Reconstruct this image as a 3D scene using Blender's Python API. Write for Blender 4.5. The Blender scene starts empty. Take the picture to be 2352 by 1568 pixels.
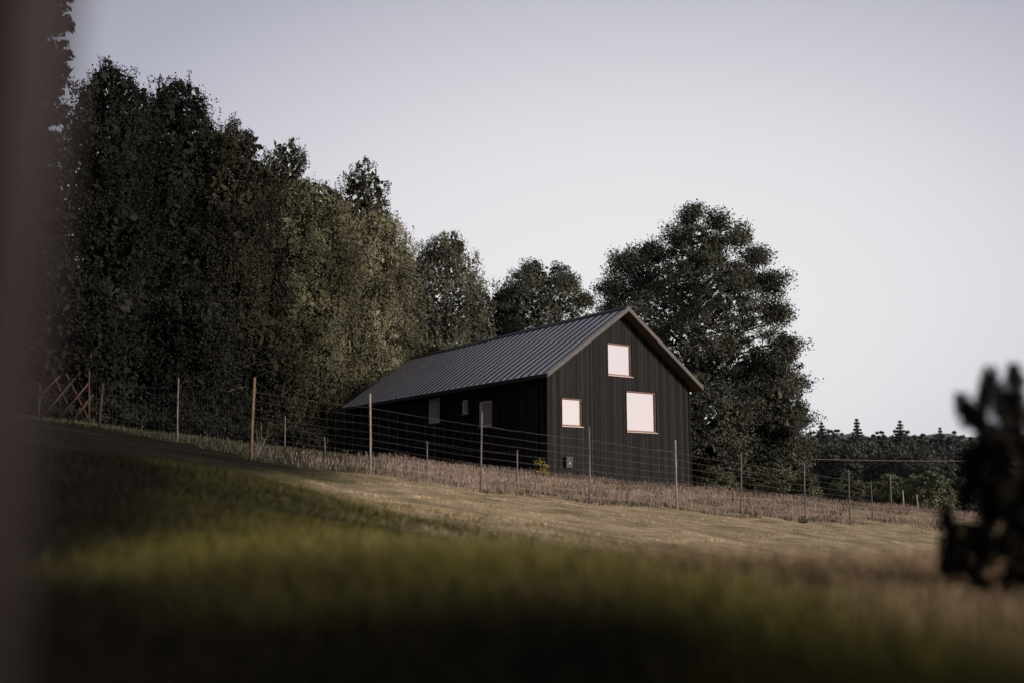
import bpy, math, random
import numpy as np
from mathutils import Vector
random.seed(4); rng=np.random.default_rng(7)
SC=bpy.context.scene; C=SC.collection
# ------------------------------------------------------------------ camera model
F=2200.0; TH=math.atan(351/F); ct,st=math.cos(TH),math.sin(TH)
def ray(px,py):
    u=(px-1176)/F; v=(784-py)/F
    return Vector((u,ct-v*st,st+v*ct))
def at(px,py,Y):
    d=ray(px,py); return d*(Y/d.y)
cam=bpy.data.cameras.new('camera'); co=bpy.data.objects.new('camera',cam); C.objects.link(co)
cam.sensor_width=36; cam.lens=F/2352*36; cam.clip_start=.05; cam.clip_end=5000
co.rotation_euler=(math.pi/2+TH,0,0); SC.camera=co
cam.dof.use_dof=True; cam.dof.focus_distance=40; cam.dof.aperture_fstop=.7
# ------------------------------------------------------------------ terrain
def sm(a,b,x):
    t=np.clip((np.asarray(x,float)-a)/(b-a),0,1); return t*t*(3-2*t)
def gh(x,y):
    x=np.asarray(x,float); y=np.asarray(y,float)
    xc=np.clip(x,-45,32); yc=np.clip(y,-30,75)
    k=.13-.04*sm(28,42,yc)
    h=-k*xc+.05*(np.minimum(yc,37)-21)+.01*np.maximum(yc-37,0)
    w=(1-sm(4.2,9.5,y))*(1-sm(7,18,np.abs(x)))
    h=h*(1-w)+w*(-.35-.02*x)
    h=h+.46*np.exp(-((x+4.2)/3.3)**2-((y-9.0)/3.2)**2)
    h=h+.02*np.sin(x*1.7+y*.6)+.02*np.sin(y*2.1-x*.8)+.012*np.sin(x*4.3+1)*np.sin(y*3.7)
    return h
def g1(x,y): return float(gh(x,y))
def noise2(x,y,s,seed=0):
    r=np.random.default_rng(seed); v=0
    for i in range(5):
        a,b,p=r.uniform(-1,1),r.uniform(-1,1),r.uniform(0,6.3)
        n=math.hypot(a,b); v=v+np.sin((a*x+b*y)/n*s*(1+.5*i)+p)
    return v/5
# ------------------------------------------------------------------ materials
def nodes(name):
    m=bpy.data.materials.new(name); m.use_nodes=True; nt=m.node_tree
    b=nt.nodes['Principled BSDF']; return m,nt,b
def mat(name,c1,c2=None,scale=3.0,rough=.8,metal=0,spec=.2,bump=0,stretch=(1,1,1),coords='Object',bscale=None,detail=5):
    m,nt,b=nodes(name); N=nt.nodes; L=nt.links
    b.inputs['Roughness'].default_value=rough; b.inputs['Metallic'].default_value=metal
    b.inputs['Specular IOR Level'].default_value=spec
    c2=c2 or tuple(v*.6 for v in c1)
    tc=N.new('ShaderNodeTexCoord'); mp=N.new('ShaderNodeMapping'); mp.inputs['Scale'].default_value=stretch
    L.new(tc.outputs[coords],mp.inputs['Vector'])
    nz=N.new('ShaderNodeTexNoise'); nz.inputs['Scale'].default_value=scale; nz.inputs['Detail'].default_value=detail
    L.new(mp.outputs[0],nz.inputs['Vector'])
    cr=N.new('ShaderNodeValToRGB'); cr.color_ramp.elements[0].position=.35; cr.color_ramp.elements[1].position=.65
    cr.color_ramp.elements[0].color=(*c2,1); cr.color_ramp.elements[1].color=(*c1,1)
    L.new(nz.outputs['Fac'],cr.inputs[0]); L.new(cr.outputs[0],b.inputs['Base Color'])
    if bump:
        n2=N.new('ShaderNodeTexNoise'); n2.inputs['Scale'].default_value=bscale or scale*4; n2.inputs['Detail'].default_value=6
        L.new(mp.outputs[0],n2.inputs['Vector'])
        bp=N.new('ShaderNodeBump'); bp.inputs['Strength'].default_value=bump; bp.inputs['Distance'].default_value=.05
        L.new(n2.outputs['Fac'],bp.inputs['Height']); L.new(bp.outputs[0],b.inputs['Normal'])
    return m
def grass_mat(name,green,straw,dark,shade_tint=(.014,.013,.009)):  # last colour is painted shade, a near-black tint on the ground
    m,nt,b=nodes(name); N=nt.nodes; L=nt.links
    b.inputs['Roughness'].default_value=.8; b.inputs['Specular IOR Level'].default_value=.05
    at_=N.new('ShaderNodeAttribute'); at_.attribute_name='dry'  # positive: straw amount; negative: painted shade
    g=N.new('ShaderNodeNewGeometry'); nz=N.new('ShaderNodeTexNoise'); nz.inputs['Scale'].default_value=1.0; nz.inputs['Detail'].default_value=5
    L.new(g.outputs['Position'],nz.inputs['Vector'])
    ad=N.new('ShaderNodeMath'); ad.operation='MULTIPLY_ADD'; L.new(nz.outputs['Fac'],ad.inputs[0]); ad.inputs[1].default_value=1.5; 
    sb=N.new('ShaderNodeMath'); sb.operation='SUBTRACT'; L.new(at_.outputs['Fac'],sb.inputs[0]); sb.inputs[1].default_value=.75
    L.new(sb.outputs[0],ad.inputs[2]); ad.use_clamp=True
    mx=N.new('ShaderNodeMix'); mx.data_type='RGBA'; L.new(ad.outputs[0],mx.inputs[0]); mx.inputs[6].default_value=(*green,1); mx.inputs[7].default_value=(*straw,1)
    n2=N.new('ShaderNodeTexNoise'); n2.inputs['Scale'].default_value=5; n2.inputs['Detail'].default_value=5
    mp=N.new('ShaderNodeMapping'); mp.inputs['Scale'].default_value=(.35,1.3,1); L.new(g.outputs['Position'],mp.inputs[0]); L.new(mp.outputs[0],n2.inputs['Vector'])
    cr=N.new('ShaderNodeValToRGB'); cr.color_ramp.elements[0].position=.34; cr.color_ramp.elements[1].position=.56
    L.new(n2.outputs['Fac'],cr.inputs[0])
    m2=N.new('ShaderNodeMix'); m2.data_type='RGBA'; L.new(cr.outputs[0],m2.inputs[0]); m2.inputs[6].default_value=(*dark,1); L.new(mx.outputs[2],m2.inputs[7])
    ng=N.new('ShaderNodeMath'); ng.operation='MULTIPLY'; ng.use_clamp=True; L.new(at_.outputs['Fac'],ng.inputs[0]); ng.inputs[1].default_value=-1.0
    m3=N.new('ShaderNodeMix'); m3.data_type='RGBA'; L.new(ng.outputs[0],m3.inputs[0]); L.new(m2.outputs[2],m3.inputs[6]); m3.inputs[7].default_value=(*shade_tint,1)
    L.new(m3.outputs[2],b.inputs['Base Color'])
    return m
M={}
M['ground']=grass_mat('ground',(.07,.07,.028),(.46,.37,.235),(.14,.115,.06))
M['grass']=grass_mat('grass',(.17,.17,.055),(.72,.60,.41),(.38,.32,.18))
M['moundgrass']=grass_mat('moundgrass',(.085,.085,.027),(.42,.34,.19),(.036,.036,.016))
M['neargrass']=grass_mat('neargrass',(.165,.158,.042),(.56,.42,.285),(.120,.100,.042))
M['drygrass']=mat('drygrass',(.52,.405,.35),(.24,.19,.15),2.2,coords='Object')
def charred():
    m,nt,b=nodes('charred_boards'); N=nt.nodes; L=nt.links
    b.inputs['Roughness'].default_value=.65; b.inputs['Specular IOR Level'].default_value=.15
    tc=N.new('ShaderNodeTexCoord'); sx=N.new('ShaderNodeSeparateXYZ'); L.new(tc.outputs['Object'],sx.inputs[0])
    ad=N.new('ShaderNodeMath'); ad.operation='ADD'; L.new(sx.outputs[0],ad.inputs[0]); L.new(sx.outputs[1],ad.inputs[1])
    dv=N.new('ShaderNodeMath'); dv.operation='DIVIDE'; L.new(ad.outputs[0],dv.inputs[0]); dv.inputs[1].default_value=.115
    fl=N.new('ShaderNodeMath'); fl.operation='FLOOR'; L.new(dv.outputs[0],fl.inputs[0])
    wn=N.new('ShaderNodeTexWhiteNoise'); wn.noise_dimensions='1D'; L.new(fl.outputs[0],wn.inputs['W'])
    mp=N.new('ShaderNodeMapping'); mp.inputs['Scale'].default_value=(14,14,1.6); L.new(tc.outputs['Object'],mp.inputs[0])
    nz=N.new('ShaderNodeTexNoise'); nz.inputs['Scale'].default_value=1.5; nz.inputs['Detail'].default_value=8; L.new(mp.outputs[0],nz.inputs['Vector'])
    wa=N.new('ShaderNodeMath'); wa.operation='MULTIPLY_ADD'; L.new(wn.outputs[0],wa.inputs[0]); wa.inputs[1].default_value=.8; wa.inputs[2].default_value=.2
    mu=N.new('ShaderNodeMath'); mu.operation='MULTIPLY'; L.new(wa.outputs[0],mu.inputs[0]); L.new(nz.outputs['Fac'],mu.inputs[1])
    cr=N.new('ShaderNodeValToRGB'); cr.color_ramp.elements[0].position=.1; cr.color_ramp.elements[1].position=.62
    cr.color_ramp.elements[0].color=(.003,.003,.0033,1); cr.color_ramp.elements[1].color=(.028,.0265,.028,1)
    L.new(mu.outputs[0],cr.inputs[0]); L.new(cr.outputs[0],b.inputs['Base Color'])
    bp=N.new('ShaderNodeBump'); bp.inputs['Strength'].default_value=.9; bp.inputs['Distance'].default_value=.02
    L.new(nz.outputs['Fac'],bp.inputs['Height']); L.new(bp.outputs[0],b.inputs['Normal'])
    return m
M['board']=charred()
M['roof']=mat('roof_metal',(.88,.84,.80),(.78,.745,.71),.8,rough=.42,metal=.5,bump=.05,bscale=3)
M['seam']=mat('roof_seam',(.06,.06,.06),(.045,.045,.045),2,rough=.5,metal=.3)
M['trim']=mat('grey_trim',(.135,.127,.128),(.10,.093,.094),6,rough=.6)
M['soffit']=mat('soffit_wood',(.11,.08,.07),(.07,.05,.045),6,rough=.7,stretch=(1,8,1))
M['frame']=mat('window_wood',(.30,.17,.14),(.22,.12,.095),12,rough=.5,stretch=(1,1,.3))
M['frameskylit']=mat('window_skylit_wood',(.72,.60,.56),(.62,.50,.46),12,rough=.5,stretch=(1,1,.3))  # light wood, with sky light caught by the side frames put into the colour
M['sill']=mat('sill_metal',(.40,.35,.34),(.32,.28,.27),5,rough=.4,metal=.3)
mm,nt,b=nodes('window_glass'); b.inputs['Base Color'].default_value=(.84,.83,.83,1); b.inputs['Metallic'].default_value=1; b.inputs['Roughness'].default_value=.02; M['glass']=mm
mm,nt,b=nodes('window_glass_sky_tint'); b.inputs['Base Color'].default_value=(.36,.34,.34,1); b.inputs['Metallic'].default_value=.15; b.inputs['Roughness'].default_value=.12; b.inputs['Specular IOR Level'].default_value=.8; M['glassskytint']=mm  # grey stands in for a pale sky reflection, put into the pane colour
M['box']=mat('box_grey',(.06,.06,.065),(.04,.04,.045),8,rough=.4)
M['white']=mat('white_mark',(.6,.6,.6),(.5,.5,.5),8,rough=.4)
M['postwood']=mat('post_wood',(.24,.17,.13),(.13,.09,.07),6,bump=.4,stretch=(4,4,.6))
M['postpale']=mat('post_pale',(.48,.42,.37),(.28,.24,.20),6,bump=.4,stretch=(4,4,.6))
M['postgrey']=mat('post_grey',(.24,.22,.21),(.12,.11,.105),6,bump=.3,stretch=(4,4,.6))
M['postdark']=mat('post_dark',(.06,.05,.045),(.03,.026,.024),6,bump=.3,stretch=(4,4,.6))
M['postorange']=mat('trellis_wood',(.09,.056,.042),(.05,.033,.025),5,bump=.3)
M['wire']=mat('wire_metal',(.17,.155,.15),(.12,.11,.105),6,rough=.6,metal=.1)
M['bark']=mat('bark',(.05,.042,.036),(.022,.018,.016),3,bump=.8,stretch=(3,3,.6))
M['birchbark']=mat('birch_bark',(.17,.155,.14),(.035,.03,.027),3,bump=.5,stretch=(1,1,3))
M['barkred']=mat('near_bark',(.100,.090,.092),(.050,.034,.034),1.6,bump=.6,stretch=(1,1,.5))
def leafm(n,c,c2,s=.4): return mat(n,c,c2,s,rough=.65,spec=.15,detail=4)
M['leaf_dark']=leafm('leaf_dark',(.023,.025,.018),(.009,.0095,.008))  # darkening towards the left picture edge is put into this leaf colour
M['leaf_dim']=leafm('leaf_dim',(.050,.051,.033),(.015,.0155,.011))
M['leaf_mid']=leafm('leaf_mid',(.092,.092,.056),(.026,.027,.018))
M['leaf_semi']=leafm('leaf_semi',(.175,.170,.105),(.050,.050,.033))
M['leaf_olive']=leafm('leaf_olive',(.300,.288,.188),(.085,.083,.056))
M['leaf_grey']=leafm('leaf_grey',(.185,.190,.140),(.05,.052,.040))
M['leaf_oak']=leafm('leaf_oak',(.130,.140,.106),(.028,.031,.024))
M['needle']=leafm('needle',(.014,.014,.013),(.008,.008,.0075))
M['needlefar']=leafm('needle_far',(.125,.133,.134),(.082,.088,.090))  # distance haze mixed into the needle colour
M['farleaf']=leafm('far_leaf',(.15,.158,.138),(.090,.096,.088))  # lightened and greyed with painted distance haze
M['yellow']=mat('yellow_leaf',(.46,.38,.10),(.15,.15,.05),14,rough=.6)
M['bush']=leafm('bush_leaf',(.18,.20,.12),(.05,.056,.035))
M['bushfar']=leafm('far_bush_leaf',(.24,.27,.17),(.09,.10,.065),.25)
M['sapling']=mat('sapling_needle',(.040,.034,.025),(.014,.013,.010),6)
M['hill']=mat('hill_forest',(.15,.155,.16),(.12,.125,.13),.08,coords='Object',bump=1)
# ------------------------------------------------------------------ mesh helpers
def link(o,parent=None):
    C.objects.link(o)
    if parent: o.parent=parent
    return o
def tag(o,label=None,cat=None,group=None,kind=None):
    if label: o['label']=label
    if cat: o['category']=cat
    if group: o['group']=group
    if kind: o['kind']=kind
    return o
def empty(name,loc,rz=0,**k):
    o=bpy.data.objects.new(name,None); o.location=loc; o.rotation_euler=(0,0,rz); link(o); o.empty_display_size=.2
    return tag(o,**k)
def npmesh(name,V,Fc,m,parent=None,dry=None,smooth=False):  # dry: straw amount, with painted shade as negative values
    V=np.ascontiguousarray(V,dtype=np.float32); Fc=np.ascontiguousarray(Fc,dtype=np.int32)
    me=bpy.data.meshes.new(name); me.vertices.add(len(V)); me.vertices.foreach_set('co',V.ravel())
    me.loops.add(Fc.size); me.loops.foreach_set('vertex_index',Fc.ravel())
    me.polygons.add(len(Fc)); me.polygons.foreach_set('loop_start',np.arange(len(Fc),dtype=np.int32)*Fc.shape[1])
    me.update(calc_edges=True)
    if smooth: me.polygons.foreach_set('use_smooth',np.ones(len(Fc),bool))
    if dry is not None:
        a=me.attributes.new('dry','FLOAT','POINT'); a.data.foreach_set('value',np.ascontiguousarray(dry,dtype=np.float32))  # negative values are painted shade
    me.materials.append(m); o=bpy.data.objects.new(name,me); return link(o,parent)
class MB:
    def __init__(s): s.v=[]; s.f=[]
    def hexa(s,p):
        n=len(s.v); s.v+=[tuple(q) for q in p]
        s.f+=[(n,n+3,n+2,n+1),(n+4,n+5,n+6,n+7),(n,n+1,n+5,n+4),(n+1,n+2,n+6,n+5),(n+2,n+3,n+7,n+6),(n+3,n,n+4,n+7)]
    def box(s,x0,x1,y0,y1,z0,z1):
        s.hexa([(x0,y0,z0),(x1,y0,z0),(x1,y1,z0),(x0,y1,z0),(x0,y0,z1),(x1,y0,z1),(x1,y1,z1),(x0,y1,z1)])
    def tube(s,pts,rad,n=8,jit=0):
        pts=[Vector(p) for p in pts]; k0=len(s.v)
        for i,p in enumerate(pts):
            d=(pts[min(i+1,len(pts)-1)]-pts[max(i-1,0)]).normalized()
            a=d.cross(Vector((0,1,0.01)) if abs(d.y)<.9 else Vector((1,0,0))).normalized(); b_=d.cross(a)
            r=rad[i] if hasattr(rad,'__len__') else rad
            for k in range(n):
                t=2*math.pi*k/n; rr=r*(1+random.uniform(-jit,jit)); s.v.append(tuple(p+a*math.cos(t)*rr+b_*math.sin(t)*rr))
        for i in range(len(pts)-1):
            for k in range(n):
                q=k0+i*n; s.f.append((q+k,q+(k+1)%n,q+n+(k+1)%n,q+n+k))
        s.f.append(tuple(k0+k for k in range(n))[::-1]); q=k0+(len(pts)-1)*n; s.f.append(tuple(q+k for k in range(n)))
    def build(s,name,m,parent=None,smooth=False):
        me=bpy.data.meshes.new(name); me.from_pydata(s.v,[],s.f); me.update()
        if smooth:
            for p in me.polygons: p.use_smooth=True
        me.materials.append(m); return link(bpy.data.objects.new(name,me),parent)
# ------------------------------------------------------------------ fence data
front=[(205,850,196,988,28,3),(410,868,402,1015,25.5,0),(585,866,573,1050,21.5,1),(850,903,850,1090,21,2),(1107,945,1104,1135,20.8,0),(1353,978,1353,1160,21.7,0),(1551,1010,1554,1177,23.7,2),(1702,1037,1699,1185,25.5,0),(1847,1060,1847,1200,27.5,0),(1949,1078,1949,1213,29.5,0),(2000,1103,2000,1215,32,0)]
fx=[];fy=[]
for f in front:
    p=at(f[2],f[3],f[4]); fx.append(p.x); fy.append(f[4])
def fenceY(x): return np.interp(x,fx,fy)
# ------------------------------------------------------------------ ground
def dry_shade(x,y):  # dryness; negative values carry shade painted on mound, left and front
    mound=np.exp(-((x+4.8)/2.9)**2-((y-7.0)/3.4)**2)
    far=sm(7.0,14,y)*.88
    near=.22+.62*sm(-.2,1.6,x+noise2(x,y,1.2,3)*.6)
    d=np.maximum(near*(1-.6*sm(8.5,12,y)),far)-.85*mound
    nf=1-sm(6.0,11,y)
    d=d-1.9*sm(-2.1,-5.4,x+.9*noise2(x,y,.8,8))  # darkening towards the left, painted into the colour
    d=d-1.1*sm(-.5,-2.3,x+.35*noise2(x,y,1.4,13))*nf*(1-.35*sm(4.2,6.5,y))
    d=d-1.25*sm(4.3,1.9,y+.3*noise2(x,y,2.2,17))*(1-.85*sm(.1,1.2,x))  # shade along the front edge, put into the ground colour
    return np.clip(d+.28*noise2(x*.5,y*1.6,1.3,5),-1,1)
xs=np.concatenate([-np.geomspace(900,26,26),np.arange(-25,30,.35),np.geomspace(31,900,26)])
ys=np.concatenate([-np.geomspace(500,7,16),np.arange(-6,14,.3),np.arange(14,62,.5),np.geomspace(63,1500,30)])
X,Yg=np.meshgrid(xs,ys); Z=gh(X,Yg)
V=np.stack([X.ravel(),Yg.ravel(),Z.ravel()],1); nx=len(xs); ny=len(ys)
i=np.arange(nx-1)[None,:]+np.arange(ny-1)[:,None]*nx; i=i.ravel()
tag(npmesh('ground',V,np.stack([i,i+1,i+nx+1,i+nx],1),M['ground'],dry=dry_shade(V[:,0],V[:,1]),smooth=True),kind='structure')
hx=np.linspace(-500,900,160); prof=42+5*np.sin(hx/130+1)+3*np.sin(hx/47)+1.3*np.sin(hx/9)+1.0*np.sin(hx/5.3)
HV=[];
for r,(yy,k) in enumerate([(560,-.2),(610,.55),(680,1.0),(760,.7),(900,-.2)]):
    for a,b_ in zip(hx,prof): HV.append((a,yy,b_*k))
HV=np.array(HV); n=len(hx); i=(np.arange(n-1)[None,:]+np.arange(4)[:,None]*n).ravel()
tag(npmesh('hills',HV,np.stack([i,i+1,i+n+1,i+n],1),M['hill'],smooth=True),kind='structure')
# ------------------------------------------------------------------ grass
def blades(name,x,y,h,w,m,lean=.35,heads=None,label='',dry=True):  # dry: carry the straw amount and painted shade
    n=len(x); z=gh(x,y); a=rng.uniform(0,2*math.pi,n); hh=h*rng.uniform(.6,1.15,n)
    la=rng.uniform(0,2*math.pi,n); ll=hh*lean*rng.uniform(.1,1,n)
    dx=np.cos(a)*w/2; dy=np.sin(a)*w/2
    B=np.stack([x,y,z-.02],1); off=np.stack([dx,dy,0*dx],1)
    T=B+np.stack([np.cos(la)*ll,np.sin(la)*ll,hh],1)
    V=np.stack([B-off,B+off,T],1).reshape(-1,3); Fc=np.arange(3*n).reshape(n,3)
    if heads:
        hl,hw=heads; d=(T-B)/np.linalg.norm(T-B,axis=1)[:,None]; sel=rng.random(n)<.45; T2=T[sel]; d2=d[sel]; o2=off[sel]/w*hw
        A0=T2-d2*hl*.5; A1=T2+d2*hl*.6; S0=T2-o2; S1=T2+o2
        V2=np.stack([A0,S0,A1,A0,A1,S1],1).reshape(-1,3); Fc=np.vstack([Fc,np.arange(len(V2)).reshape(-1,3)+len(V)]); V=np.vstack([V,V2])
    o=npmesh(name,V,Fc,m,dry=dry_shade(V[:,0],V[:,1]) if dry else None)
    return tag(o,label,'grass',kind='stuff')
n=180000
y=rng.uniform(8,33,n); x=rng.uniform(-.56,.56,n)*y; k=(y<fenceY(x)+.3); x,y=x[k],y[k]
blades('mown_grass',x,y,.035+.02*noise2(x,y,3,9),.022,M['grass'],lean=1.3,label='short straw coloured mown grass in front of the wire fence')
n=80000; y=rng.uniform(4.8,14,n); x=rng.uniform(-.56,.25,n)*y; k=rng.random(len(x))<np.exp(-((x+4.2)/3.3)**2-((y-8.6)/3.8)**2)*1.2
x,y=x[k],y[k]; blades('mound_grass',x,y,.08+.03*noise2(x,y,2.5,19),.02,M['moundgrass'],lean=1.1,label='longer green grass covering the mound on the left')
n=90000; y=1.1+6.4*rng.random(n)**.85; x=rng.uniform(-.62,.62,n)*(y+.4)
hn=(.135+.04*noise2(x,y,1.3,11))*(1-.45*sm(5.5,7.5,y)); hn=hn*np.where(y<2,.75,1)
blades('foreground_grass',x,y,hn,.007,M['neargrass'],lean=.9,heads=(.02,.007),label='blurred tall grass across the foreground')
n=140000; y=rng.uniform(19,50,n); x=rng.uniform(-.45,.52,n)*y; k=(y>fenceY(x)+.2)&(rng.random(n)<.08+.92*sm(-.35,.35,noise2(x,y,1.2,21)))&(rng.random(n)<.02+.98*sm(-6.5,-1.5,x))
x,y=x[k],y[k]; blades('dry_meadow_grass',x,y,.23+.10*noise2(x,y,.9,2),.008,M['drygrass'],lean=.5,heads=(.07,.013),label='tall pinkish dry meadow grass with seed heads around the house',dry=False)
n=60000; y=rng.uniform(18.5,50,n); x=rng.uniform(-.56,.52,n)*y; k=(y>fenceY(x)-.3)&((noise2(x,y,1.5,31)>.0)|(x<-5))
x,y=x[k],y[k]; blades('green_undergrowth',x,y,.15,.03,M['leaf_mid'],lean=.8,label='low dark green undergrowth among the dry grass',dry=False)
# ------------------------------------------------------------------ house
RZ=math.radians(35); e1=Vector((math.cos(RZ),math.sin(RZ),0)); e2=Vector((-math.sin(RZ),math.cos(RZ),0))
P0=at(1258,1100,37.0)
def loc_g(px,py,yp=0.0):
    d=ray(px,py); t=(yp+P0.dot(e2))/d.dot(e2); q=d*t-P0; return q.dot(e1),q.z
def loc_s(px,py,xp=0.0):
    d=ray(px,py); t=(xp+P0.dot(e1))/d.dot(e1); q=d*t-P0; return q.dot(e2),q.z
W=loc_g(1585,1000)[0]; Lh=loc_s(803,1000)[0]
OF,OS=.5,.36
za=loc_g(1443,706,-OF)[1]; ze=loc_g(1256,852,-OF)[1]; zr_=loc_g(1621,891,-OF)
ze=(ze+zr_[1])/2
s_=(za-ze)/(W/2+OS)
def zr(x): return za-s_*abs(x-W/2)
house=empty('house',P0,RZ,label='black timber clad gabled house with grey standing seam metal roof on the grassy slope',cat='house')
ZB=-1.6
def rect_g(x0,y0,x1,y1):
    a=loc_g(x0,(y0)); b_=loc_g(x1,y1); c=loc_g(x0,y1)
    return (a[0],b_[0],c[1],a[1])
def rect_s(x0,y0,x1,y1):
    a=loc_s(x0,y0); b_=loc_s(x1,y1); return (min(a[0],b_[0]),max(a[0],b_[0]),loc_s(x0,y1)[1],a[1])
gw=[rect_g(1395,786,1451,860),rect_g(1290,912,1338,977),rect_g(1438,896,1508,990)]
sw=[rect_s(985,916,1011,972),rect_s(1062,919,1076,951),rect_s(1101,922,1131,981)]
BW=.115
def slats(length,holes,topf,emit,core):
    ed=[];x=0;
    while x<length-1e-6: ed.append(x); x+=BW
    ed.append(length); real=set(round(e,5) for e in ed)
    br=sorted(set(ed+[h for r in holes for h in r[:2]]+[length/2]))
    for a,b_ in zip(br[:-1],br[1:]):
        if b_-a<1e-4: continue
        ga=.005 if round(a,5) in real else 0; gb=.005 if round(b_,5) in real else 0
        iv=[(ZB,None)]; mid=(a+b_)/2
        for r in sorted(holes,key=lambda r:r[2]):
            if r[0]<mid<r[1]:
                lo,_=iv.pop(); iv.append((lo,r[2])); iv.append((r[3],None))
        th=.045+.012*((int(mid/BW)*7)%3)/2
        for lo,hi in iv:
            emit(a+ga,b_-gb,lo,hi if hi is not None else topf(a),hi if hi is not None else topf(b_),th)
            core(a,b_,lo,hi if hi is not None else topf(a),hi if hi is not None else topf(b_))
g=MB()
slats(W,gw,lambda x:zr(x)-.17,
  lambda a,b_,lo,t0,t1,th: g.hexa([(a,-th+.045,lo),(b_,-th+.045,lo),(b_,.05,lo),(a,.05,lo),(a,-th+.045,t0),(b_,-th+.045,t1),(b_,.05,t1),(a,.05,t0)]),
  lambda a,b_,lo,t0,t1: g.hexa([(a,.05,lo),(b_,.05,lo),(b_,.22,lo),(a,.22,lo),(a,.05,t0),(b_,.05,t1),(b_,.22,t1),(a,.22,t0)]))
g.build('gable_wall',M['board'],house)
g=MB(); et=zr(0)-.17
slats(Lh,[(r[0],r[1],r[2],r[3]) for r in sw],lambda x:et,
  lambda a,b_,lo,t0,t1,th: g.hexa([(-th+.045,a+(.0 if a>.1 else .06),lo),(.05,a+(.0 if a>.1 else .06),lo),(.05,b_,lo),(-th+.045,b_,lo),(-th+.045,a+(.0 if a>.1 else .06),t0),(.05,a+(.0 if a>.1 else .06),t0),(.05,b_,t0),(-th+.045,b_,t0)]),
  lambda a,b_,lo,t0,t1: g.hexa([(.05,max(a,.23),lo),(.22,max(a,.23),lo),(.22,max(b_,.24),lo),(.05,max(b_,.24),lo),(.05,max(a,.23),t0),(.22,max(a,.23),t0),(.22,max(b_,.24),t0),(.05,max(b_,.24),t0)]))
g.build('side_wall',M['board'],house)
g=MB(); g.box(W-.2,W,.24,Lh-.01,ZB,et); g.build('side_wall',M['board'],house)
g=MB()
for a,b_ in ((.23,W/2),(W/2,W-.21)):
    g.hexa([(a,Lh-.2,ZB),(b_,Lh-.2,ZB),(b_,Lh-.01,ZB),(a,Lh-.01,ZB),(a,Lh-.2,zr(a)-.17),(b_,Lh-.2,zr(b_)-.17),(b_,Lh-.01,zr(b_)-.17),(a,Lh-.01,zr(a)-.17)])
g.build('gable_wall',M['board'],house)
g=MB(); g.box(-.03,.06,-.03,.055,ZB,zr(0)-.2); g.build('corner_board',M['board'],house)
g=MB(); g.box(W-.04,W+.03,-.03,.055,ZB,zr(W)-.2); g.build('corner_board',M['board'],house)
# roof
ya,yb=-OF,Lh+.4
def rooflab(zo,x0,x1,y0,y1,t,mb):
    mb.hexa([(x0,y0,zr(x0)+zo-t),(x1,y0,zr(x1)+zo-t),(x1,y1,zr(x1)+zo-t),(x0,y1,zr(x0)+zo-t),(x0,y0,zr(x0)+zo),(x1,y0,zr(x1)+zo),(x1,y1,zr(x1)+zo),(x0,y1,zr(x0)+zo)])
xl,xr=-OS,W+OS
g=MB(); rooflab(0,xl,W/2,ya,yb,.05,g); rooflab(0,W/2,xr,ya,yb,.05,g); roof=g.build('roof',M['roof'],house)
g=MB(); y=ya+.3
while y<yb:
    rooflab(.055,xl,W/2-.06,y-.014,y+.014,.056,g); rooflab(.055,W/2+.06,xr,y-.014,y+.014,.056,g); y+=.5
g.build('standing_seams',M['seam'],roof)
g=MB(); g.hexa([(W/2-.14,ya-.01,zr(W/2-.14)+.02),(W/2,ya-.01,za+.02),(W/2,yb,za+.02),(W/2-.14,yb,zr(W/2-.14)+.02),(W/2-.14,ya-.01,zr(W/2-.14)+.06),(W/2,ya-.01,za+.085),(W/2,yb,za+.085),(W/2-.14,yb,zr(W/2-.14)+.06)])
g.hexa([(W/2,ya-.01,za+.02),(W/2+.14,ya-.01,zr(W/2+.14)+.02),(W/2+.14,yb,zr(W/2+.14)+.02),(W/2,yb,za+.02),(W/2,ya-.01,za+.085),(W/2+.14,ya-.01,zr(W/2+.14)+.06),(W/2+.14,yb,zr(W/2+.14)+.06),(W/2,yb,za+.085)])
g.build('ridge_cap',M['seam'],roof)
g=MB(); rooflab(-.053,xl+.02,W/2,ya+.035,yb-.03,.1,g); rooflab(-.053,W/2,xr-.02,ya+.035,yb-.03,.1,g); g.build('soffit',M['soffit'],roof)
for a,b_ in ((xl,W/2),(W/2,xr)):
    g=MB(); rooflab(.03,a,b_,ya-.03,ya+.03,.19,g); g.build('bargeboard',M['trim'],house)
g=MB(); g.box(xl-.03,xl+.015,ya,yb,zr(xl)-.16,zr(xl)-.006); g.build('eave_board',M['seam'],house)
g=MB(); g.box(xr-.015,xr+.03,ya,yb,zr(xr)-.16,zr(xr)-.006); g.build('eave_board',M['seam'],house)
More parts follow.
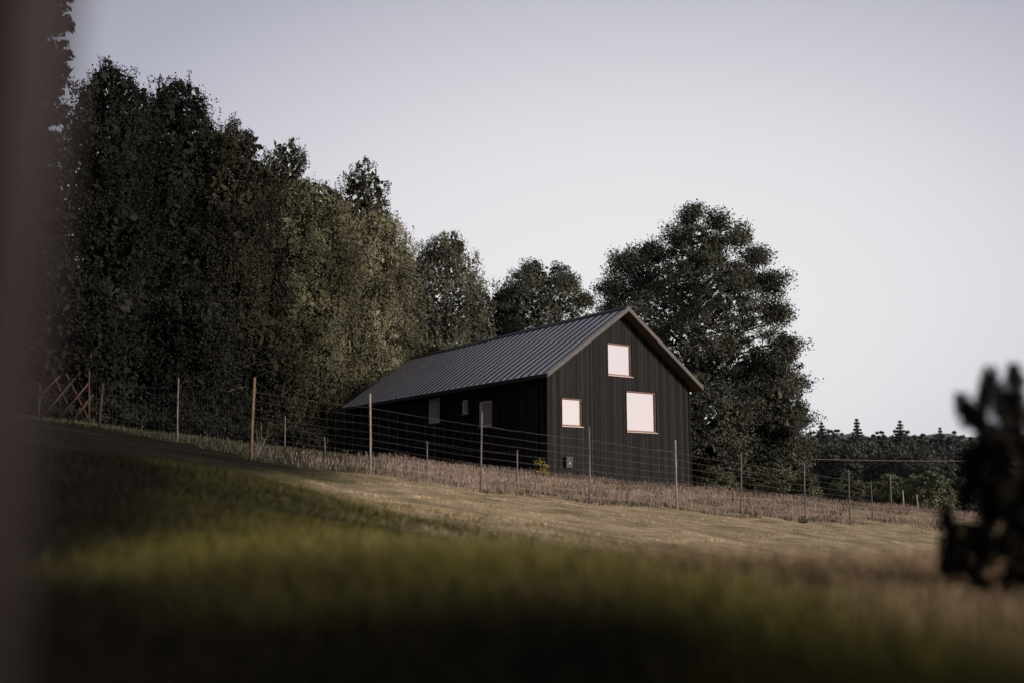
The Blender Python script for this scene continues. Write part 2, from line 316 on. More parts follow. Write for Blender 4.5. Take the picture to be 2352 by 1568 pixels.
# windows
def window(r,side):
    a0,a1,z0,z1=r; fw=.038 if side=='g' else .075; fm=M['frame' if side=='g' else 'frameskylit']
    def bx(mb,p0,p1,d0,d1,q0,q1):
        if side=='g': mb.box(p0,p1,d0,d1,q0,q1)
        else: mb.box(d0,d1,p0,p1,q0,q1)
    w=MB(); d0,d1=.015,.11
    bx(w,a0+.002,a0+fw,d0,d1,z0+.002,z1-.002); bx(w,a1-fw,a1-.002,d0,d1,z0+.002,z1-.002)
    bx(w,a0+fw,a1-fw,d0,d1,z1-fw,z1-.002); bx(w,a0+fw,a1-fw,d0,d1,z0+.002,z0+fw)
    o=w.build('window',fm,house)
    s2=MB(); f2=.022; e=fw+.004
    bx(s2,a0+e,a0+e+f2,.04,.12,z0+e,z1-e); bx(s2,a1-e-f2,a1-e,.04,.12,z0+e,z1-e)
    bx(s2,a0+e+f2,a1-e-f2,.04,.12,z1-e-f2,z1-e); bx(s2,a0+e+f2,a1-e-f2,.04,.12,z0+e,z0+e+f2)
    s2.build('sash',fm,o)
    p=MB(); bx(p,a0+fw-.01,a1-fw+.01,.075,.09,z0+fw-.01,z1-fw+.01); p.build('pane',M['glass' if side=='g' else 'glassskytint'],o)
    s3=MB(); bx(s3,a0-.03,a1+.03,-.06,.012,z0-.035,z0-.002); s3.build('sill',M['sill'],o)
    s4=MB(); bx(s4,a0-.035,a0-.002,-.03,-.012,z0,z1+.03); bx(s4,a1+.002,a1+.035,-.03,-.012,z0,z1+.03); bx(s4,a0-.002,a1+.002,-.03,-.012,z1+.002,z1+.035); s4.build('casing',M['board'],o)
for r in gw: window(r,'g')
for r in sw: window(r,'s')
r=rect_g(1296,1050,1311,1073)
g=MB(); g.box(r[0],r[1],-.14,-.016,r[2],r[3]); bo=g.build('wall_box',M['box'],house)
g=MB(); g.box(r[0]-.01,r[1]+.01,-.16,-.0,r[3]+.002,r[3]+.03); g.build('lid',M['trim'],bo)
cx=(r[0]+r[1])/2; cz=(r[2]+r[3])/2
g=MB(); g.box(cx-.025,cx+.025,-.145,-.142,cz-.06,cz); g.box(cx-.01,cx+.01,-.145,-.142,cz+.004,cz+.04); g.build('mark',M['white'],bo)
# ------------------------------------------------------------------ fence
def postpts(pxt,pyt,pxb,Y):
    d=at(pxb,1135,Y); x=d.x; zb=g1(x,Y); tp=at(pxt,pyt,Y)
    return Vector((x,Y,zb-.25)),Vector((tp.x,Y,tp.z)),zb
c0=postpts(*[front[4][i] for i in (0,1,2,4)])
fence=empty('wire_fence',(c0[0].x,c0[0].y,c0[2]),label='long wire mesh fence on wooden posts running across in front of the house',cat='fence')
off=Vector(fence.location)
tops=[]
for f in front:
    b0,t0,zb=postpts(f[0],f[1],f[2],f[4]); g=MB(); r=[.020,.033,.024,.030][f[5]]
    mid=(b0+t0)/2+Vector((random.uniform(-.015,.015),0,0))
    g.tube([b0-off,mid-off,t0-off],[r*1.05,r,r*.9],8,.06); g.build('post',M[['postgrey','postwood','postpale','postorange'][f[5]]],fence,True)
    tops.append((Vector((b0.x,b0.y,zb)),t0))
hs=[0.04,.10,.17,.25,.33,.42,.52,.63,.75,.87,1.0]
for (a,at_),(b_,bt) in zip(tops[:-1],tops[1:]):
    g=MB(); ha=(at_.z-a.z)*.82; hb=(bt.z-b_.z)*.82; r=.0024; Ld=(b_-a).length
    sway=random.uniform(-.03,.03)
    def P(u,h):
        x=a.x+(b_.x-a.x)*u; yy=a.y+(b_.y-a.y)*u; top=(at_-a)*(1-u)+(bt-b_)*u
        z=(a.z+(b_.z-a.z)*u)+(ha*(1-u)+hb*u)*h-.018*math.sin(math.pi*u)*h
        return Vector((x+top.x*h*.8,yy-.05+sway*math.sin(math.pi*u)*h,z))-off
    for h in hs: g.tube([P(k/8,h+random.uniform(-.004,.004)) for k in range(9)],r*(1.3 if h==1 else 1),3)
    nv=max(4,int(Ld/.2))
    for k in range(1,nv): g.tube([P(k/nv,hs[0]),P(k/nv+random.uniform(-.003,.003),.5),P(k/nv,1.0)],r*.75,3)
    g.build('wire_netting',M['wire'],fence)
rear=[(655,955,651,31),(745,1002,746,35),(981,1012,981,27),(1188,1032,1188,25.5)]
q=postpts(*rear[2]); rf=empty('stake_row',(q[0].x,q[0].y,q[2]),label='row of thin stakes with a slack wire between the wire fence and the house',cat='fence')
off2=Vector(rf.location); tp=[]
for f in rear:
    b0,t0,zb=postpts(*f); g=MB(); g.tube([b0-off2,t0-off2],[.022,.018],7); g.build('stake',M['postgrey'],rf,True); tp.append(t0)
g=MB()
for a,b_ in zip(tp[:-1],tp[1:]): g.tube([a-off2-Vector((0,0,.06)),(a+b_)/2-off2-Vector((0,0,.16)),b_-off2-Vector((0,0,.06))],.003,3)
g.build('wire',M['wire'],rf)
far=[(2044,1090,2044,46),(2073,1125,2073,50),(2105,1134,2106,52),(1684,1128,1684,33),(1800,1140,1800,37)]
labs=['tall thin stake in the meadow right of the wire fence end','short pale stake, left of the two in the meadow behind the fence end','short pale stake nearest to the blurred pine sapling','short stake in dry grass just right of the house corner','short stake in dry grass in front of the big oak']
for f,l in zip(far,labs):
    b0,t0,zb=postpts(*f); bb=Vector((b0.x,b0.y,zb)); g=MB(); g.tube([b0-bb,(b0+t0)/2-bb+Vector((.01,0,0)),t0-bb],[.045,.04,.035],7)
    o=g.build('stake',M['postpale' if f[0]>2050 else 'postgrey'],None,True); o.location=bb; tag(o,l,'stake',group='loose stakes in the meadow')
a=at(1820,1053,62); b_=at(2290,1058,62)
g0=Vector((a.x,62,g1(a.x,62))); tf=empty('cable_line',g0,label='pale cable strung on two poles in front of the distant wood',cat='cable')
g=MB(); g.tube([a-g0,(a*.5+b_*.5)-g0-Vector((0,0,.05)),b_-g0],.018,4); g.build('cable',M['sill'],tf)
for p in (a,b_):
    g=MB(); q=Vector((p.x,62,g1(p.x,62)-.3)); g.tube([q-g0,p-g0+Vector((0,0,.1))],[.07,.05],8); g.build('pole',M['postgrey'],tf,True)
# trellis
pc=at(150,985,28.4); zb=g1(pc.x,28.4); tr=empty('wooden_trellis',(pc.x,28.4,zb),label='brown wooden trellis of crossed poles at the left fence end',cat='trellis')
o3=Vector(tr.location)
def tp_(x,y,Y): return at(x,y,Y)-o3
for i,(x0,y0,x1,y1) in enumerate([(88,968,172,868),(118,980,203,880),(150,985,214,905),(70,930,138,862),(126,868,166,950),(152,858,205,965)]):
    g=MB(); Y=28.4+(.05 if i>3 else -.03); g.tube([tp_(x0,y0,Y),tp_(x1,y1,Y)],[.036,.028],7,.05); g.build('pole',M['postorange'],tr,True)
for x0,x1 in ((92,86),(236,226)):
    g=MB(); q=at(x1,1000,28.5); g.tube([Vector((q.x,28.5,g1(q.x,28.5)-.2))-o3,tp_(x0,880,28.5)],[.04,.035],7); g.build('pole',M['postdark'],tr,True)
q=at(592,1040,23); g=MB(); zb=g1(q.x,23); o4=Vector((q.x,23,zb))
for x1,y1 in ((588,985),(600,968),(612,1003),(580,1005),(606,1020)):
    e=at(x1,y1,23)-o4; g.tube([(0,0,-.05),e*.5+Vector((random.uniform(-.05,.05),0,0)),e],[.012,.009,.004],5)
o=g.build('dead_stalks',M['postgrey']); o.location=o4; tag(o,'bundle of bare dead stalks beside the brown post left of the house','plant')
# ------------------------------------------------------------------ foliage
def rdir(n):
    v=rng.normal(size=(n,3)); return v/np.linalg.norm(v,axis=1)[:,None]
def leafmesh(name,P,size,m,parent,asp=.55,drop=0):
    n=len(P); a=rdir(n)
    if drop: a[:,2]-=drop; a/=np.linalg.norm(a,axis=1)[:,None]
    b_=np.cross(a,rdir(n)); b_/=np.linalg.norm(b_,axis=1)[:,None]
    s=(size*rng.uniform(.6,1.3,n))[:,None]*.5
    V=np.stack([P-a*s,P+b_*s*asp,P+a*s,P-b_*s*asp],1).reshape(-1,3)
    return npmesh(name,V,np.arange(4*n).reshape(n,4),m,parent)
def crown_points(H,prof,nc,per,rc,kind,ctr=lambda t:(0,0),core=0,cr_=.70,lb=1.0):
    ts=np.array([p[0] for p in prof]); rs=np.array([p[1] for p in prof])
    tt=np.linspace(ts[0],ts[-1],300); rr=np.interp(tt,ts,rs); pr=(rr+.15)**1.3; pr/=pr.sum()
    t=rng.choice(tt,nc,p=pr); R=np.interp(t,ts,rs); a=rng.uniform(0,2*math.pi,nc)
    ph=rng.uniform(0,6,3)
    def lobf(a,t): return 1+lb*(.15*np.sin(3*a+t*9+ph[0])+.12*np.sin(5*a-t*17+ph[1])+.10*np.sin(t*31+2*a+ph[2]))
    c=rc*rng.uniform(.45,1.2,nc)*(.35+.65*np.clip(R/(rs.max()+.01),0,1)); rad=np.maximum(R*lobf(a,t)-c*.45,0)*rng.uniform(.25,1.0,nc)**.4
    cen=np.stack([np.cos(a)*rad,np.sin(a)*rad,t*H],1)
    cc=np.array([ctr(q) for q in t]); cen[:,:2]+=cc
    if kind=='birch':
        ns=12; S=np.repeat(cen,ns,0)+rng.normal(size=(nc*ns,3))*np.repeat(c,ns)[:,None]*np.array([.45,.45,.35])
        m=max(1,per//ns); Lst=np.repeat(c,ns)*rng.uniform(.6,2.6,nc*ns)
        u=rng.random((nc*ns,m)); P=np.repeat(S,m,0); P[:,2]-= (u*Lst[:,None]).ravel(); P+=rng.normal(size=P.shape)*.05
    else:
        d=rng.normal(size=(nc*per,3)); ln=np.linalg.norm(d,axis=1)[:,None]; d=d/ln*np.minimum(ln,2.0)
        d=d*np.repeat(c,per)[:,None]*np.array([.46,.46,.30]); P=np.repeat(cen,per,0)+d
    Q=None
    if core:
        t=rng.choice(tt,core,p=pr); t=t*.97; R=np.interp(t,ts,rs); a=rng.uniform(0,2*math.pi,core)
        rad=R*lobf(a,t)*cr_*np.sqrt(rng.random(core)); Q=np.stack([np.cos(a)*rad,np.sin(a)*rad,t*H-.2],1); Q[:,:2]+=np.array([ctr(q) for q in t])
    return P,cen,Q
def tree(name,label,cat,group,px,top,Y,hw,m,bark,nc=240,per=120,rc=.8,kind='birch',leaf=.13,limbs=14,asp=.6,trunk_r=.2,shift=None,core=5000,cleaf=.42,cr_=.70,lb=1.0,lobes=None):
    x=at(px,1050,Y).x; zb=g1(x,Y); H=at(px,top,Y).z-zb; sc=Y/2228
    prof=[(t,w*sc) for t,w in hw]
    root=empty(name,(x,Y,zb),label=label,cat=cat,group=group)
    ctr=shift or (lambda t:(0,0))
    P,cen,Q=crown_points(H,prof,nc,per,rc,kind,ctr,core,cr_,lb)
    if lobes:
        for (lx,ly,rx,rz) in lobes:   # separate limbs' foliage masses
            q=at(lx,ly,Y); n_=max(6,int(rx*1.1)); cc=np.stack([q.x-x+rng.normal(size=n_)*rx*sc*.45,rng.normal(size=n_)*rx*sc*.6,q.z-zb+rng.normal(size=n_)*rz*sc*.45],1)
            pp=np.repeat(cc,per,0)+np.clip(rng.normal(size=(n_*per,3)),-2,2)*rc*.40*np.array([1,1,.65]); P=np.vstack([P,pp]); cen=np.vstack([cen,cc])
    P=P[P[:,2]>.05]; sz=np.full(len(P),leaf)
    if Q is not None: Q=Q[Q[:,2]>.2]; P=np.vstack([P,Q]); sz=np.concatenate([sz,np.full(len(Q),cleaf)])
    leafmesh('crown',P,sz,m,root,asp,drop=.8 if kind=='birch' else 0)
    g=MB(); pts=[];rad=[]
    for k in range(9):
        t=k/8*.93; cx_,cy_=ctr(t); pts.append((cx_+math.sin(k*1.3)*.12,cy_+math.cos(k)*.1,t*H-.2*(k==0))); rad.append(trunk_r*(1.25 if k==0 else 1)*(1-t*.93)+.015)
    g.tube(pts,rad,8,.08)
    idx=rng.choice(len(cen),min(limbs*3,len(cen)),replace=False)
    for i in idx:
        c=Vector(cen[i]); t=max(.08,c.z/H-.5*math.hypot(c.x,c.y)/H-.03); cx_,cy_=ctr(t); s=Vector((cx_,cy_,t*H))
        mid=(s+c)/2+Vector((0,0,.12*(c-s).length)); r0=trunk_r*(1-t)*.4+.015
        g.tube([s,mid,c],[r0,r0*.55,.012],5)
    g.build('trunk',M[bark],root,True)
    return root
GB='birches and other trees on the slope left of the house'
def hw(w,pr): return [(t,w*k) for t,k in pr]
rnd=[(.02,.85),(.3,1.0),(.6,1.0),(.8,.9),(.93,.62),(1,.15)]
tree('birch_tree','tallest dark tree at the far left, its pointed top beside the blurred trunk','tree',GB,200,130,42,hw(135,[(.02,.9),(.5,1.0),(.8,.96),(.92,.72),(.97,.3),(1,.04)]),M['leaf_dark'],'bark',560,144,.8,core=7500,leaf=.11)
tree('birch_tree','broad dark birch with a feathery rounded top, second from the left','tree',GB,362,168,45,hw(118,[(.02,.9),(.5,1.05),(.82,1.0),(.94,.7),(1,.2)]),M['leaf_dark'],'birchbark',560,144,.8,core=7000,leaf=.11)
tree('birch_tree','dark green birch third from the left, lower than its left neighbour','tree',GB,505,272,46,hw(118,rnd),M['leaf_dim'],'birchbark',520,144,.8,core=6000,leaf=.11)
tree('birch_tree','slender birch whose narrow spire sticks out above the middle of the tree mass','tree',GB,628,300,57,hw(122,[(.02,.9),(.5,1.0),(.78,.9),(.85,.48),(.94,.42),(1,.08)]),M['leaf_mid'],'birchbark',520,144,.85,core=6000,leaf=.13)
tree('birch_tree','brownish green birch with drooping twigs left of the pale olive one','tree',GB,708,395,54,hw(118,rnd),M['leaf_semi'],'birchbark',560,156,.85,core=5500,leaf=.115)
tree('birch_tree','dark topped birch rising behind the pale olive one, left of the roof end','tree',GB,825,365,64,hw(108,[(.02,.9),(.5,1.0),(.76,.95),(.84,.66),(.93,.52),(1,.15)]),M['leaf_mid'],'birchbark',460,132,.9,core=6000,leaf=.14)
tree('birch_tree','pale olive birch hanging over the far end of the roof','tree',GB,846,468,58,hw(114,rnd),M['leaf_olive'],'birchbark',580,156,.85,core=5500,leaf=.115)
tree('birch_tree','rounded grey green birch standing just behind the roof ridge on the left','tree',GB,1020,516,68,hw(118,[(.02,.85),(.3,1.0),(.6,1.0),(.8,.86),(.93,.5),(1,.08)]),M['leaf_grey'],'birchbark',500,144,.95,core=5500,leaf=.135)
tree('birch_tree','small dark birch filling the gap beneath the two paler ones','tree',GB,775,600,62,hw(105,rnd),M['leaf_semi'],'birchbark',200,108,.8,core=3000,leaf=.15)
tree('birch_tree','low dark birch at the foot of the tree mass left of the brown post','tree',GB,420,640,40,hw(125,rnd),M['leaf_dark'],'birchbark',240,108,.8,core=4500)
tree('birch_tree','low dark birch at the foot of the tree mass behind the trellis','tree',GB,200,640,38,hw(125,rnd),M['leaf_dark'],'birchbark',240,108,.8,core=4500)
tree('birch_tree','dark birch at the very left edge beside the near trunk','tree',GB,35,420,40,hw(125,rnd),M['leaf_dark'],'birchbark',260,108,.8,core=5500)
tree('birch_tree','low dark birch at the foot of the tree mass between brown post and house','tree',GB,605,720,46,hw(100,rnd),M['leaf_dim'],'birchbark',240,108,.8,core=4500)
for px,top,Yq,l in ((285,240,60,'dark birch further back, seen in the notch between the two tallest trees'),(440,275,62,'dark birch further back between the broad birch and its lower right neighbour'),(575,355,64,'dark birch further back just left of the spire topped birch'),(760,425,70,'dark birch further back between the drooping birch and the dark topped one'),(935,575,74,'dark birch further back between the pale olive birch and the rounded grey green one')):
    tree('birch_tree',l,'tree',GB,px,top,Yq,hw(90,rnd),M['leaf_dim'],'birchbark',260,84,.9,core=4500,leaf=.17,cleaf=.5)
tree('oak_tree','small dark round tree behind the middle of the roof ridge','tree',None,1245,598,72,hw(128,[(.05,.9),(.4,1),(.68,1.0),(.84,.9),(.93,.6),(1,.1)]),M['leaf_oak'],'bark',600,110,.85,'oak',.15,core=7000,cleaf=.4,cr_=.72,lobes=[(1165,672,22,20),(1215,622,22,20),(1300,650,22,18),(1338,690,20,16)])
tree('oak_tree','dark tree behind the roof filling the gap between birch and round tree','tree',None,1125,668,76,hw(100,rnd),M['leaf_dim'],'bark',320,110,.9,'oak',.18,core=5000,cleaf=.5)
tree('oak_tree','low dark tree behind the roof filling the gap between round tree and big oak','tree',None,1365,728,78,hw(80,rnd),M['leaf_dim'],'bark',220,110,.9,'oak',.18,core=3500,cleaf=.5)
tree('oak_tree','big oak with an uneven crown right behind the gable end','tree',None,1606,492,52,[(.02,205),(.18,232),(.36,220),(.5,195),(.62,185),(.73,160),(.80,115),(.88,65),(.95,35),(1,8)],M['leaf_oak'],'bark',1250,110,.75,'oak',.125,limbs=30,trunk_r=.4,core=6200,cleaf=.33,cr_=.75,
  lobes=[(1590,492,22,24),(1562,545,30,26),(1650,508,20,24),(1640,560,26,26),(1698,538,24,28),(1735,590,28,26),(1500,580,34,26),(1440,605,42,26),(1410,655,36,28),(1415,710,36,26),(1765,650,36,28),(1780,720,34,26),(1800,800,38,30),(1812,880,38,30),(1825,960,38,32),(1820,1040,38,28),(1480,650,36,28),(1610,610,44,32),(1700,640,40,30)])
tree('oak_tree','smaller leafy tree against the right side of the big oak above the fence','tree',None,1765,800,50,hw(84,rnd),M['leaf_oak'],'bark',420,110,.65,'oak',.12,core=3000)
# near spruce at left edge
def spruce_pts(H,R,tiers,per,wob=.12,ex=.85):
    P=[]
    for k in range(tiers):
        t=(k+.5)/tiers; r=R*(1-t)**ex*random.uniform(1-wob*2,1+wob)+.04; nb=int(6+8*(1-t))
        for j in range(nb):
            a=rng.uniform(0,6.28); L=r*rng.uniform(.6,1.15); u=rng.random(per)**.7
            z=H*(.06+.94*t)-u*L*.35+.25*L*u**3; s=.03+.12*L*(1-u)+.03*L
            q=np.stack([np.cos(a)*u*L,np.sin(a)*u*L,z],1)+rng.normal(size=(per,3))*s[:,None]*np.array([.7,.7,.5]); P.append(q)
    return np.vstack(P)
x=at(22,600,21).x; zb=g1(x,21)
r_=empty('spruce_tree',(x,21,zb),label='tall black spruce at the left edge reaching out of the top of the picture',cat='tree')
leafmesh('crown',spruce_pts(22,1.4,120,90,.08),.2,M['needle'],r_,.45,drop=.4)
g=MB(); g.tube([(0,0,-.2),(.03,0,11),(0,0,21.6)],[.26,.15,.02],8); g.build('trunk',M['bark'],r_,True)
# distant wood
protos=[spruce_pts(10,3.0+.4*k,26,44,.15,1.0) for k in range(4)]
first=[None]*4
def far_spruce(px,Y,H,k):
    x=at(px,1100,Y).x; zb=g1(x,Y)
    r=empty('spruce_tree',(x,Y,zb),label='dark pointed spruce in the distant wood on the right beyond the meadow',cat='tree',group='distant wood on the right')
    r.scale=(H/10*random.uniform(.7,1.1),)*2+(H/10,); r.rotation_euler[2]=random.uniform(0,6)
    if first[k] is None:
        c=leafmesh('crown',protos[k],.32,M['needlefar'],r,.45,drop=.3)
        g=MB(); g.tube([(0,0,-.5),(0,0,9.8)],[.2,.03],6); t=g.build('trunk',M['bark'],r)
        first[k]=(c,t)
    else:
        for o in first[k]:
            c=o.copy(); C.objects.link(c); c.parent=r
for k in range(70):
    row=k%4; px=1835+ (k/70)*620+random.uniform(-22,22); Y=[150,175,205,225][row]+random.uniform(-10,10)
    tgt=994+random.gauss(0,9)+[30,14,6,2][row]+(px-1870)*.03
    x=at(px,1100,Y).x; H=at(px,tgt,Y).z-g1(x,Y); far_spruce(px,Y,H,random.randrange(4))
for px,Y,tgt in ((1975,190,960),(2075,185,964),(2167,180,980),(1893,185,968)):
    x=at(px,1100,Y).x; far_spruce(px,Y,at(px,tgt,Y).z-g1(x,Y),1)
fl=None
for k in range(84):
    px=1842+k*7.5+random.uniform(-14,14); Y=random.uniform(130,215); tgt=982+random.uniform(-8,12)+(215-Y)*.42+(px-1870)*.03
    x=at(px,1100,Y).x; zb=g1(x,Y); H=at(px,tgt,Y).z-zb
    r=empty('broadleaf_tree',(x,Y,zb),label='rounded broadleaf tree among the spruces of the distant wood',cat='tree',group='rounded trees of the distant wood'); s=H/10
    r.scale=(s*random.uniform(.7,1.1),)*2+(s,); r.rotation_euler[2]=random.uniform(0,6)
    if fl is None:
        P,cen,Q=crown_points(10,[(.03,2.5),(.4,3.3),(.75,2.6),(.92,1.5),(1,.3)],170,80,.85,'oak',core=900)
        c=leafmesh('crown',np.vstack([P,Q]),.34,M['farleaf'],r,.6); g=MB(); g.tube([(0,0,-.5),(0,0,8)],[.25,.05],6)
        for i in range(0,60,3): g.tube([(0,0,cen[i][2]*.6),tuple(cen[i])],[.08,.02],4)
        t=g.build('trunk',M['bark'],r); fl=(c,t)
    else:
        for o in fl: c=o.copy(); C.objects.link(c); c.parent=r
# bushes
def bush(name,label,px,top,Y,hwp,m,nc=40,per=110,leaf=.14,group=None,x=None,H=None,core=600):
    if x is None: x=at(px,1100,Y).x
    zb=g1(x,Y)
    if H is None: H=at(px,top,Y).z-zb
    root=empty(name,(x,Y,zb),label=label,cat='bush',group=group); R=hwp*Y/2228 if px is not None else hwp
    P,cen,Q=crown_points(H,[(.03,R*.85),(.4,R),(.8,R*.7),(1,.1)],nc,per,min(.6,H*.3),'oak',core=core); P=P[P[:,2]>0]; Q=Q[Q[:,2]>0]
    leafmesh('leaves',np.vstack([P,Q]),np.concatenate([np.full(len(P),leaf),np.full(len(Q),leaf*1.8)]),m,root)
    g=MB()
    for i in range(0,len(cen),3): c=Vector(cen[i]); g.tube([(0,0,-.1),c*.5+Vector((0,0,.1*min(1,H))),c],[.02*min(1,H)+.008,.012,.005],5)
    g.build('stems',M['bark'],root)
    return root
GBu='bushes in the meadow right of the house'
bush('bush','low green bush at the foot of the big oak, nearest the house',1645,1075,44,50,M['bush'],60,group=GBu,leaf=.11)
bush('bush','green bush under the right side of the big oak',1770,1062,45,66,M['bush'],90,group=GBu,leaf=.11)
bush('bush','round green bush just right of the big oak above the fence',1850,1088,43,38,M['bush'],60,group=GBu,leaf=.11)
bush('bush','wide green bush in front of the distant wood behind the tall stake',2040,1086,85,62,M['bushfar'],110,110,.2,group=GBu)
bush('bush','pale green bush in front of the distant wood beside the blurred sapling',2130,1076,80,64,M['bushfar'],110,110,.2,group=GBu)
bush('bush','dark green bush in front of the distant wood left of the tall stake',1945,1094,90,60,M['bush'],100,110,.2,group=GBu)
bush('bush','dark bush behind the blurred sapling at the right edge',2250,1075,82,80,M['leaf_oak'],90,110,.2,group=GBu)
bush('bush','pale bush half hidden behind the blurred sapling',2300,1150,40,60,M['leaf_grey'],50,90,.1,group=GBu)
bush('bush','tiny green conifer like bush at the foot of the fence below the oak',1842,1186,26.8,13,M['bush'],12,26,.04,group=GBu,core=6)
bush('bush','dark shrub at the far left corner of the house',782,985,53,26,M['leaf_mid'],30,90,.12)
bush('bush','dark hedge like shrub between the brown post and the house corner',690,980,38,65,M['leaf_dark'],60,110,.12)
bush('bush','dark low shrub at the tree foot behind the second fence post',450,950,35,125,M['leaf_dark'],110,110,.12,core=1500)
bush('bush','dark low shrub at the tree foot behind the trellis',230,920,34,120,M['leaf_dark'],110,110,.12,core=1500)
bush('bush','dark low shrub at the very left edge behind the near trunk',50,880,33,120,M['leaf_dark'],110,110,.12,core=1500)
r=bush('yellow_shrub','small yellow leaved shrub in front of the house corner',1243,1052,35.4,20,M['yellow'],26,24,.065,core=8)
r['category']='shrub'
# unseen shrubs and trees, added to shade the foreground
for k,(sx,sy,h_) in enumerate(((4.9,-1.0,1.8),(4.5,-2.2,2.3),(4.1,-3.6,2.5),(3.6,-5.2,2.6))):
    bush('shade_shrub','unseen shrub number %s, added to shade the foreground'%['one','two','three','four','five'][k],None,0,sy,.95,M['leaf_mid'],90,90,.09,x=sx,H=h_,group='unseen shrubs added to shade the foreground',core=1500)
nl=None
for k,(sx,sy,h_,wd) in enumerate(((-6.6,1.6,6.5,'nearest of'),(-9.6,6.6,7.5,'furthest up the slope among'),(-5.6,-3.6,8,'behind and left among'),(.2,-6.2,8,'straight behind among'))):  # trees out of view, added to block sky light
    r=empty('broadleaf_tree',(sx,sy,g1(sx,sy)),random.uniform(0,6),label='leafy tree %s those added out of view to block sky light'%wd,cat='tree',group='unseen trees added to block sky light'); s=h_/8; r.scale=(s,s,s)
    if nl is None:
        P,cen,Q=crown_points(8,[(.12,1.4),(.35,2.6),(.7,2.4),(.92,1.2),(1,.3)],150,90,.8,'oak',core=2500)
        c=leafmesh('crown',np.vstack([P,Q]),.2,M['leaf_dark'],r,.6); g=MB(); g.tube([(0,0,-.3),(.05,0,3),(0,0,7)],[.2,.14,.04],8)
        for i in range(0,60,3): g.tube([(0,0,max(.8,cen[i][2]*.7)),tuple(cen[i])],[.06,.015],5)
        nl=(c,g.build('trunk',M['bark'],r,True))
    else:
        for o in nl: c=o.copy(); C.objects.link(c); c.parent=r
# ------------------------------------------------------------------ near pine sapling, right
Ys=3.4; x=at(2375,1300,Ys).x; zb=g1(x,Ys)
sp=empty('pine_sapling',(x,Ys,zb),label='dark blurred bushy young pine at the right edge',cat='tree')
Hs=at(2345,850,Ys).z-zb
prof_=[(.02,.17),(.10,.27),(.25,.24),(.40,.20),(.55,.17),(.70,.15),(.80,.11),(.88,.06)]
tt_=np.linspace(.02,.88,200); rr_=np.interp(tt_,[p[0] for p in prof_],[p[1] for p in prof_]); pr_=rr_**1.5/np.sum(rr_**1.5)
nc=135; t=rng.choice(tt_,nc,p=pr_); R=np.interp(t,tt_,rr_); a=rng.uniform(0,6.283,nc); rad=R*rng.uniform(.1,1.12,nc)**.6
cen=np.stack([np.cos(a)*rad,np.sin(a)*rad,t*Hs],1)
px_=at(2375,1300,Ys).x
extra=[]
for ex,ey in ((2210,930),(2226,955),(2244,985),(2262,1010),(2278,872),(2274,905),(2284,940),(2306,905),(2336,855),(2326,888),(2320,925),(2240,950),(2184,1195),(2168,1262),(2196,1292),(2212,1135),(2190,1230),(2228,1060),(2180,1300),(2230,1318)):
    q=at(ex,ey,Ys); extra.append((q.x-px_,random.uniform(-.04,.04),q.z-zb))
cen=np.vstack([cen,np.array(extra)])
g=MB(); g.tube([(0,0,-.05),(.01,0,Hs*.5),(-.01,0,Hs*.95)],[.018,.013,.005],7); g.build('trunk',M['bark'],sp,True)
g=MB(); PP=[]
for c in cen:
    c=Vector(c); s=Vector((0,0,max(.03,c.z*.90-.14*math.hypot(c.x,c.y)))); 
    g.tube([s,(s+c)/2+Vector((c.x*.1,c.y*.1,-.02)),c],[.005,.004,.003],5)
    n_=330; PP.append(np.array(c)[None,:]+np.clip(rng.normal(size=(n_,3)),-1.8,1.8)*np.array([.013,.013,.024])*rng.uniform(.8,1.3))
g.build('branches',M['bark'],sp,True)
P=np.vstack(PP); leafmesh('needles',P,.026,M['sapling'],sp,.30)
# ------------------------------------------------------------------ near trunk, left
Yn=.56; q=at(-16,900,Yn); zb=g1(q.x,Yn)
nt_=empty('bare_tree',(q.x,Yn,zb),label='very close dark tree trunk, completely blurred, along the left edge',cat='tree')
g=MB(); g.tube([(-.008,0,-.1),(-.003,0,.3),(.004,0,.8),(0.010,0,1.6),(.014,0,3.2)],[.034,.025,.025,.025,.022],14,.04); g.build('trunk',M['barkred'],nt_,True)
g=MB()
for k in range(7): 
    a=random.uniform(1.8,4.4); z=1.7+k*.22; g.tube([(.01,0,z),(math.cos(a)*.3,math.sin(a)*.3,z+.25),(math.cos(a)*.6,math.sin(a)*.6,z+.6)],[.014,.009,.004],6)
g.build('branches',M['barkred'],nt_,True)
P=rdir(9000)*(rng.random(9000)**.4)[:,None]*np.array([1.9,1.7,1.0])+np.array([-.6,-1.6,2.9]); P=P[P[:,2]>np.maximum(.8,.75*P[:,1]+.9)+.35]
leafmesh('crown',P,.10,M['leaf_dark'],nt_,.6)  # crown kept out of view, added overhead to cut sky light
# ------------------------------------------------------------------ light
sd=Vector((.86,-.46,.28)).normalized()
el=math.asin(sd.z); az=math.atan2(sd.x,sd.y)
sun=bpy.data.lights.new('sun','SUN'); so=bpy.data.objects.new('sun',sun); C.objects.link(so)
sun.energy=3.2; sun.angle=math.radians(10); sun.color=(1,.86,.73)
so.rotation_euler=sd.to_track_quat('Z','Y').to_euler()
w=bpy.data.worlds.new('World'); SC.world=w; w.use_nodes=True; nt=w.node_tree; N=nt.nodes; L=nt.links; N.clear()
out=N.new('ShaderNodeOutputWorld'); tc=N.new('ShaderNodeTexCoord')
def vm(op,a,b_=None):
    n=N.new('ShaderNodeVectorMath'); n.operation=op; L.new(a,n.inputs[0])
    if b_ is not None: n.inputs[1].default_value=b_
    return n
SCL=(.6,1,1.2)
A=ray(1480,680).normalized(); A2=Vector([A[i]*SCL[i] for i in range(3)]).normalized()
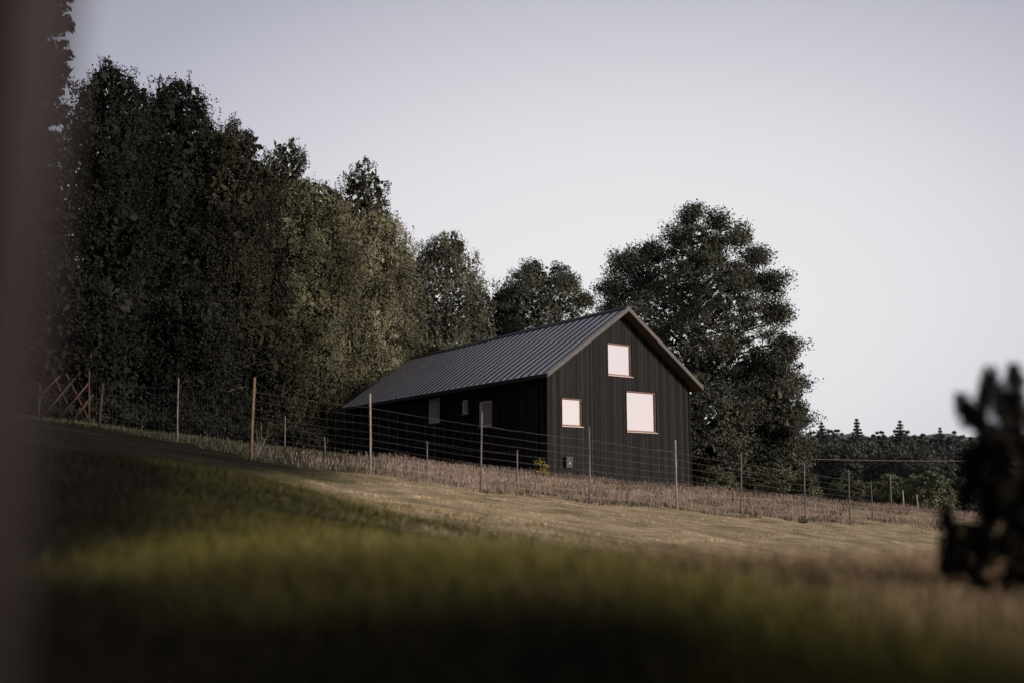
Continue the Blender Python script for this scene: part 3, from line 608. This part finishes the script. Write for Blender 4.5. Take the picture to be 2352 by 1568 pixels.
v1=vm('MULTIPLY',tc.outputs['Generated'],SCL); v2=vm('NORMALIZE',v1.outputs[0]); dA=vm('DOT_PRODUCT',v2.outputs[0],tuple(A2))
def ramp(src,lo,stops):
    mr=N.new('ShaderNodeMapRange'); mr.inputs['From Min'].default_value=lo; L.new(src,mr.inputs[0])
    cr=N.new('ShaderNodeValToRGB'); e=cr.color_ramp; e.interpolation='LINEAR'
    while len(e.elements)<len(stops): e.elements.new(.5)
    for q,(p,c) in zip(e.elements,stops): q.position=(p-lo)/(1-lo); q.color=(*c,1)
    L.new(mr.outputs[0],cr.inputs[0]); return cr
rA=ramp(dA.outputs['Value'],.4,[(.4,(.14,.145,.20)),(.76,(.18,.183,.24)),(.86,(.275,.278,.345)),(.92,(.42,.42,.495)),(.955,(.58,.58,.635)),(.985,(.75,.74,.765)),(1.0,(.80,.785,.795))])
B=Vector((.95,-.30,.12)).normalized(); dB=vm('DOT_PRODUCT',tc.outputs['Generated'],tuple(B))
rB=ramp(dB.outputs['Value'],.5,[(.5,(0,0,0)),(.8,(.25,.18,.16)),(.93,(.60,.49,.45)),(1.0,(.74,.62,.585))])
ad=N.new('ShaderNodeMix'); ad.data_type='RGBA'; ad.blend_type='ADD'; ad.inputs[0].default_value=1; L.new(rA.outputs[0],ad.inputs[6]); L.new(rB.outputs[0],ad.inputs[7])
b1=N.new('ShaderNodeBackground'); L.new(ad.outputs[2],b1.inputs[0]); b1.inputs[1].default_value=1.0
sk=N.new('ShaderNodeTexSky'); sk.sky_type='NISHITA'; sk.sun_disc=False; sk.sun_elevation=el; sk.sun_rotation=az
b2=N.new('ShaderNodeBackground'); L.new(sk.outputs[0],b2.inputs[0]); b2.inputs[1].default_value=.006
as_=N.new('ShaderNodeAddShader'); L.new(b1.outputs[0],as_.inputs[0]); L.new(b2.outputs[0],as_.inputs[1]); L.new(as_.outputs[0],out.inputs[0])
SC.view_settings.view_transform='Standard'; SC.view_settings.look='None'; SC.view_settings.exposure=0
